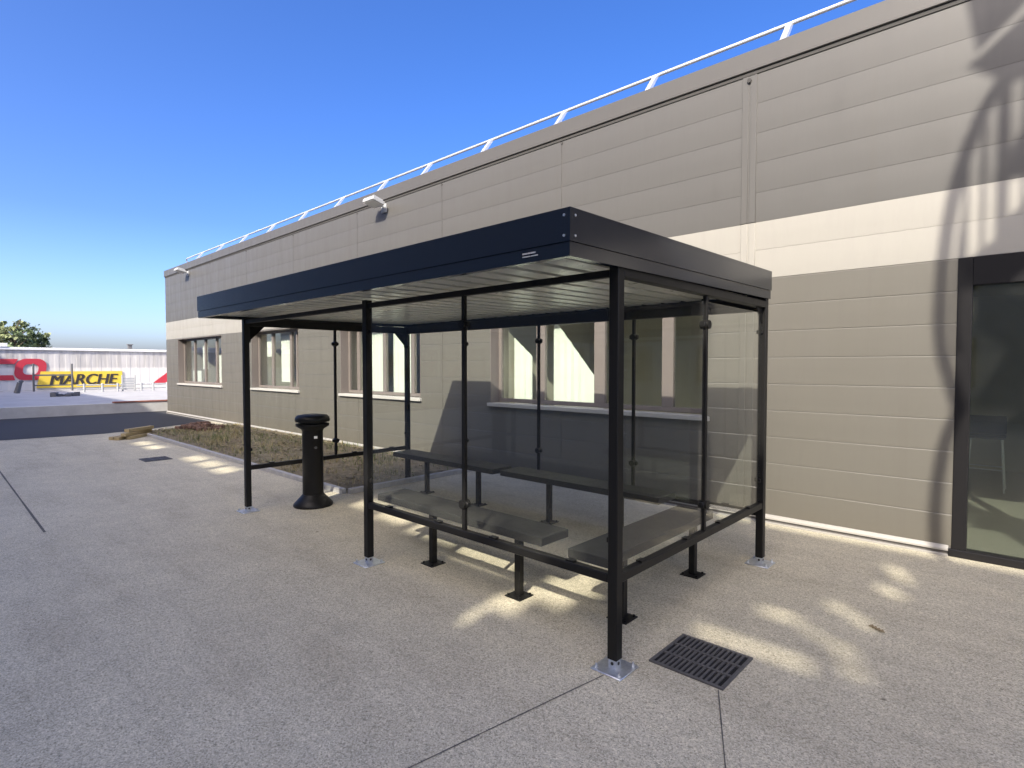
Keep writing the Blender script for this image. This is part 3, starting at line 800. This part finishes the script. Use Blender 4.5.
# low post-and-rail fences
def lowrail(yl, label):
    o = empty('low_railing', (-33, sum(yl)/len(yl), YZ-.02), label, 'railing', 'low railings in the yard')
    for y in yl:
        b = MB(); b.cyl((-33, y, YZ-.02), (-33, y, .78), .05); b.build('post', M['palegrey'], o)
    for zr in (.70, .5):
        b = MB(); b.cyl((-33, yl[0]-.3, zr), (-33, yl[-1]+.3, zr), .032); b.build('rail', M['palegrey'], o)
lowrail([3.3, 4.05, 4.7], 'low grey post and rail barrier left of the pale gate')
lowrail([5.75, 6.3, 6.95], 'low grey post and rail barrier right of the pale gate')
o = empty('yard_gate', (-33.2, 5.2, YZ-.02), 'small pale grey slatted gate between two low railings', 'gate')
for y in (4.95, 5.52):
    b = MB(); b.box(-33.25, -33.17, y-.035, y+.035, YZ-.02, 1.18); b.build('post', M['palegrey'], o)
b = MB()
for k in range(5): b.box(-33.23, -33.19, 4.985, 5.485, .42+k*.13, .52+k*.13)
b.build('slat_panel', M['palegrey'], o)
o = empty('yard_bollard', (-34, .9, YZ-.02), 'short dark bollard leaning under the red letters', 'bollard')
b = MB(); b.cyl((-34, .86, YZ-.02), (-34, .98, .86), .12, .1); b.build('shaft', M['rail'], o); b = MB(); b.cyl((-34, .98, .86), (-34, 1.1, .95), .1, .06); b.build('cap', M['rail'], o)
b = MB(); 
for k in range(6): b.box(-29.3+random.uniform(-.3, .3), -29.0+random.uniform(-.3, .3), 1.5+k*.16, 1.72+k*.16, YZ-.019, YZ+.06+random.uniform(0, .12), .02, rot=Matrix.Rotation(random.uniform(-.3, .3), 3, 'Z'))
tag(b.build('tarpaulin_heap', M['rail']), 'low dark heap lying on the yard before the yellow panel', 'heap')

# tree behind the shop
def TY(u): return -2.5788+63.6*math.tan(math.atan((u-512)/559.43)-.7494+PI/2)
def tree(x, y, h, r, label, n=2600, z0=0):
    o = empty('tree', (x, y, z0), label, 'tree', 'trees beyond the white building')
    b = MB(); b.path([(x, y, z0), (x+.1, y, z0+h*.35), (x, y+.15, z0+h*.6), (x, y, z0+h*.85)], [.28, .2, .13, .04])
    for k in range(9):
        a = k*2.4; zb = z0+h*(.35+.05*k); b.path([(x, y, zb), (x+math.cos(a)*r*.5, y+math.sin(a)*r*.5, zb+h*.12), (x+math.cos(a)*r*.85, y+math.sin(a)*r*.85, zb+h*.2)], [.09, .05, .02], 6)
    b.build('trunk', M['bark'], o)
    b = MB(); cl = []
    for _ in range(46):
        a = random.uniform(0, 2*PI); e = random.uniform(-.5, 1); rr = r*random.uniform(.35, 1)
        cl.append((Vector((x+math.cos(a)*rr*.9, y+math.sin(a)*rr, z0+h*.62+e*h*.33*(1-.35*(rr/r)**2))), random.uniform(.35, .75)*r*.45, random.random() < .4))
    for _ in range(n):
        c, s, li = random.choice(cl); p = c+Vector((random.gauss(0, .5), random.gauss(0, .5), random.gauss(0, .42)))*s
        u = Vector((random.uniform(-1, 1), random.uniform(-1, 1), random.uniform(-1, 1))).normalized(); v = u.cross(Vector((random.uniform(-1, 1), random.uniform(-1, 1), 1))).normalized()
        q = random.uniform(.1, .22)
        b.poly([p-u*q, p-v*q*.6, p+u*q, p+v*q*.6], 1 if li else 0)
    b.build('crown', [M['leafA'], M['leafB']], o, fix=False)
tree(-62, TY(14), 5.9, 1.5, 'bushy green tree showing above the roof at the left edge', 1700)
tree(-63, TY(-22), 5.6, 1.9, 'wide pale green tree cut off by the left edge, behind the roof', 1900)
tree(-64, TY(38), 5.2, 1.15, 'smallest green tree, rightmost of the tops above the white roof', 1200)

# ------------------------------------------------------------------ building opposite (behind the camera) and its stair
HB = 12.0; YE = 3.40-HB/.79
ob = empty('opposite_building', (-10, YE-5, 0), 'tall grey rendered building across the paving, facing the shelter', 'building')
b = MB()
def obox(x0, x1, z0, z1): b.box(x0, x1, YE-.2, YE, z0, z1)
# made-up top screen, slots throw light patches like window reflections: list of (xpatch0,xpatch1,ypatch0,ypatch1) lit on the ground
SL = [(-12.6, -11.9, .62, 1.05), (-11.7, -11.1, .62, 1.02), (-9.6, -8.95, .68, 1.12), (-8.8, -8.15, .66, 1.10), (-8.0, -7.45, .62, 1.08),
      (-5.2, -4.75, .95, 1.35), (-4.35, -3.85, .95, 1.42), (-3.72, -3.15, .85, 1.32), (-3.02, -2.25, .78, 1.25), (-2.18, -1.42, .62, 1.18),
      (-1.10, -.98, -.2, .1), (-1.15, -.85, .1, .4), (-1.15, -.66, .4, .7), (-1.1, -.60, .7, 1.0), (-1.02, -.78, 1.0, 1.3),
      (.10, .80, .70, .92), (.30, .58, 1.26, 1.48), (.60, .75, 1.16, 1.34), (.76, .95, 1.04, 1.24), (.87, 1.05, .82, 1.0), (.62, .80, 1.64, 1.86), (.80, .95, 1.50, 1.72), (.82, .99, 2.18, 2.46), (.82, .96, 2.56, 3.02)]
rects = []
for x0, x1, y0, y1 in SL:
    t0 = y0-YE; t1 = y1-YE
    rects.append((x0+.387*(t0+t1)/2, x1+.387*(t0+t1)/2, .79*t0, .79*t1))
ZS0 = min(r_[2] for r_ in rects)-.3
XA, XB = -46, 16
b.box(XA, XB, YE-10, YE, 0, ZS0)
zc = sorted({ZS0, HB} | {q for r_ in rects for q in r_[2:]})
for z0, z1 in zip(zc, zc[1:]):
    zm = (z0+z1)/2
    for p, q in seg_minus(XA, XB, [(r_[0], r_[1]) for r_ in rects if r_[2] < zm < r_[3]]):
        b.box(p, q, YE-.12, YE, z0, z1)
b.build('wall', M['render'], ob)
for fl_ in range(3):
    for k in range(14):
        x = -40+k*3.6; z = 1.0+fl_*2.9
        w = MB(); w.box(x-.8, x+.8, YE, YE+.03, z, z+1.5, .01); wo = w.build('window', M['door'], ob)
        w = MB(); w.box(x-.72, x+.72, YE+.031, YE+.036, z+.08, z+1.42); w.build('pane', M['wglass'], wo)

# unseen steel stair, rails and plates shaped to cast its shadow on the wall
SY = -2.7; tt = YW-SY; dz = .79*tt
def onstair(xw, zw, dy=0): return (xw+.387*(tt-dy), SY+dy, zw+dz-.79*dy)
sx0 = onstair(1.6, 0)[0]
st = empty('steel_staircase', (sx0+1, SY, 0), 'dark steel outdoor staircase with bowed guard rails, standing across from the glass door', 'staircase')
def smooth(pts, n=6):
    out = []
    for i in range(len(pts)-1):
        p0 = pts[max(i-1, 0)]; p1 = pts[i]; p2 = pts[i+1]; p3 = pts[min(i+2, len(pts)-1)]
        for k in range(n):
            t = k/n
            out.append(tuple(.5*((2*b_)+(-a_+c_)*t+(2*a_-5*b_+4*c_-d_)*t*t+(-a_+3*b_-3*c_+d_)*t**3) for a_, b_, c_, d_ in zip(p0, p1, p2, p3)))
    out.append(pts[-1]); return out
arc1 = [(1.43, 4.02), (1.27, 3.72), (1.15, 3.32), (1.085, 2.95), (1.05, 2.6), (1.035, 2.3), (1.035, 2.0), (1.06, 1.75), (1.12, 1.5), (1.18, 1.28)]
arc2 = [(1.18, 1.28), (1.10, 1.02), (1.055, .72), (1.035, .42), (1.04, .1), (1.08, -.3), (1.18, -.8)]
for a_ in (arc1, arc2):
    b = MB(); b.path([onstair(*q) for q in smooth(a_)], .05, 10); b.build('guard_rail', M['steel'], st)
b = MB(); b.path([onstair(q[0]+.10, q[1]) for q in smooth(arc1[3:8])], .02, 8); b.build('guard_rail', M['steel'], st)
for xw, z0, z1, r_ in ((1.19, 2.3, 3.45, .02), (1.30, 2.35, 3.75, .02), (1.42, 2.6, 4.05, .045), (1.55, 2.7, 4.05, .02)):
    b = MB(); b.cyl(onstair(xw, z0), onstair(xw, z1), r_, n=8); b.build('baluster', M['steel'], st)
# flights (side plates) and treads
def plate(pts, dy=0, th=.02):
    b = MB(); b.prism([onstair(p, q, dy) for p, q in pts], (0, th, 0)); b.build('side_plate', M['steel'], st)
plate([(1.40, 2.80), (1.62, 3.02), (2.6, 3.95), (2.6, 3.6), (1.62, 2.72)])
plate([(1.16, 2.50), (1.40, 2.70), (1.62, 2.60), (1.62, 2.44), (1.3, 2.2)])
plate([(1.30, 2.3), (1.62, 2.2), (3.0, .9), (3.0, .5), (1.3, 2.0)])
for k in range(6):
    b = MB(); p = onstair(1.7+k*.2, 3.02+k*.19); b.box(p[0]-.13, p[0]+.13, SY-.9, SY-.02, p[2]-.02, p[2]+.015); b.build('tread', M['steel'], st)
for k in range(6):
    b = MB(); p = onstair(1.75+k*.2, 2.05-k*.19); b.box(p[0]-.13, p[0]+.13, SY-.9, SY-.02, p[2]-.02, p[2]+.015); b.build('tread', M['steel'], st)
# top landing with solid kick panel
plate([(1.17, 4.17), (1.42, 3.94), (3.4, 3.94), (3.4, 4.52), (1.62, 4.52), (1.24, 4.20)])
plate([(1.235, 4.26), (1.60, 4.60), (3.4, 4.62), (3.4, 5.3), (1.05, 5.3), (1.15, 4.75)])
b = MB(); p = onstair(1.75, 4.0); b.box(p[0], p[0]+2.2, SY-1.0, SY-.002, p[2]-.04, p[2]); b.build('landing', M['steel'], st)
for xw in (2.2, 3.3):
    p = onstair(xw, 3.95); b = MB(); b.box(p[0]-.06, p[0]+.06, SY-.6, SY-.48, 0, p[2]); b.build('column', M['steel'], st)

# ------------------------------------------------------------------ light, sky, camera
wd = bpy.data.worlds.new('World'); S.world = wd; wd.use_nodes = True
nt = wd.node_tree; bg = nt.nodes['Background']
sky = nt.nodes.new('ShaderNodeTexSky'); sky.sky_type = 'NISHITA'; sky.sun_disc = False
el = math.asin(-SUN.z); sky.sun_elevation = el; sky.sun_rotation = math.atan2(-SUN.x, -SUN.y)
sky.air_density = .6; sky.dust_density = 4.0; sky.ozone_density = 2.0; sky.altitude = 50
hs = nt.nodes.new('ShaderNodeHueSaturation'); hs.inputs['Saturation'].default_value = 1.36; hs.inputs['Hue'].default_value = .512
nt.links.new(sky.outputs[0], hs.inputs['Color']); tc = nt.nodes.new('ShaderNodeTexCoord'); sp_ = nt.nodes.new('ShaderNodeSeparateXYZ'); nt.links.new(tc.outputs['Generated'], sp_.inputs[0])
hr = nt.nodes.new('ShaderNodeValToRGB'); nt.links.new(sp_.outputs[2], hr.inputs['Fac'])
e_ = hr.color_ramp.elements; e_[0].position = .0; e_[0].color = (.88, .86, .84, 1); e_[1].position = .22; e_[1].color = (.5, .5, .5, 1)
for p_, c_ in ((.03, (.82, .80, .78)), (.08, (.67, .66, .65))):
    x_ = e_.new(p_); x_.color = (*c_, 1)
ml = nt.nodes.new('ShaderNodeMix'); ml.data_type = 'RGBA'; ml.blend_type = 'MULTIPLY'; ml.inputs[0].default_value = 1
nt.links.new(hs.outputs[0], ml.inputs[6]); nt.links.new(hr.outputs[0], ml.inputs[7])
sc_ = nt.nodes.new('ShaderNodeVectorMath'); sc_.operation = 'SCALE'; sc_.inputs['Scale'].default_value = 2.0
nt.links.new(ml.outputs[2], sc_.inputs[0]); nt.links.new(sc_.outputs[0], bg.inputs[0]); bg.inputs[1].default_value = .15
ld = bpy.data.lights.new('sun', 'SUN'); ld.energy = 2.7; ld.angle = R(.53); ld.color = (1, .93, .82)
lo = bpy.data.objects.new('sun', ld); COL.objects.link(lo); lo.rotation_euler = SUN.to_track_quat('-Z', 'Y').to_euler(); lo.location = (5, -20, 30)

cd = bpy.data.cameras.new('camera'); cam = bpy.data.objects.new('camera', cd); COL.objects.link(cam); S.camera = cam
cd.sensor_width = 36; cd.lens = 559.4268*36/1024; cd.clip_end = 2000; cd.clip_start = .05
cam.location = (1.635, -2.5788, 1.6478)
cam.rotation_euler = (PI/2-.0318, 0, .7494)

S.view_settings.view_transform = 'Standard'; S.view_settings.look = 'None'; S.view_settings.gamma = 1; S.view_settings.exposure = 1.43
S.view_settings.use_curve_mapping = False
S.cycles.use_denoising = True
try: S.cycles.denoiser = 'OPENIMAGEDENOISE'
except Exception: pass
S.cycles.max_bounces = 10; S.cycles.transparent_max_bounces = 24; S.cycles.caustics_reflective = False; S.cycles.caustics_refractive = False
S.cycles.sample_clamp_indirect = 6
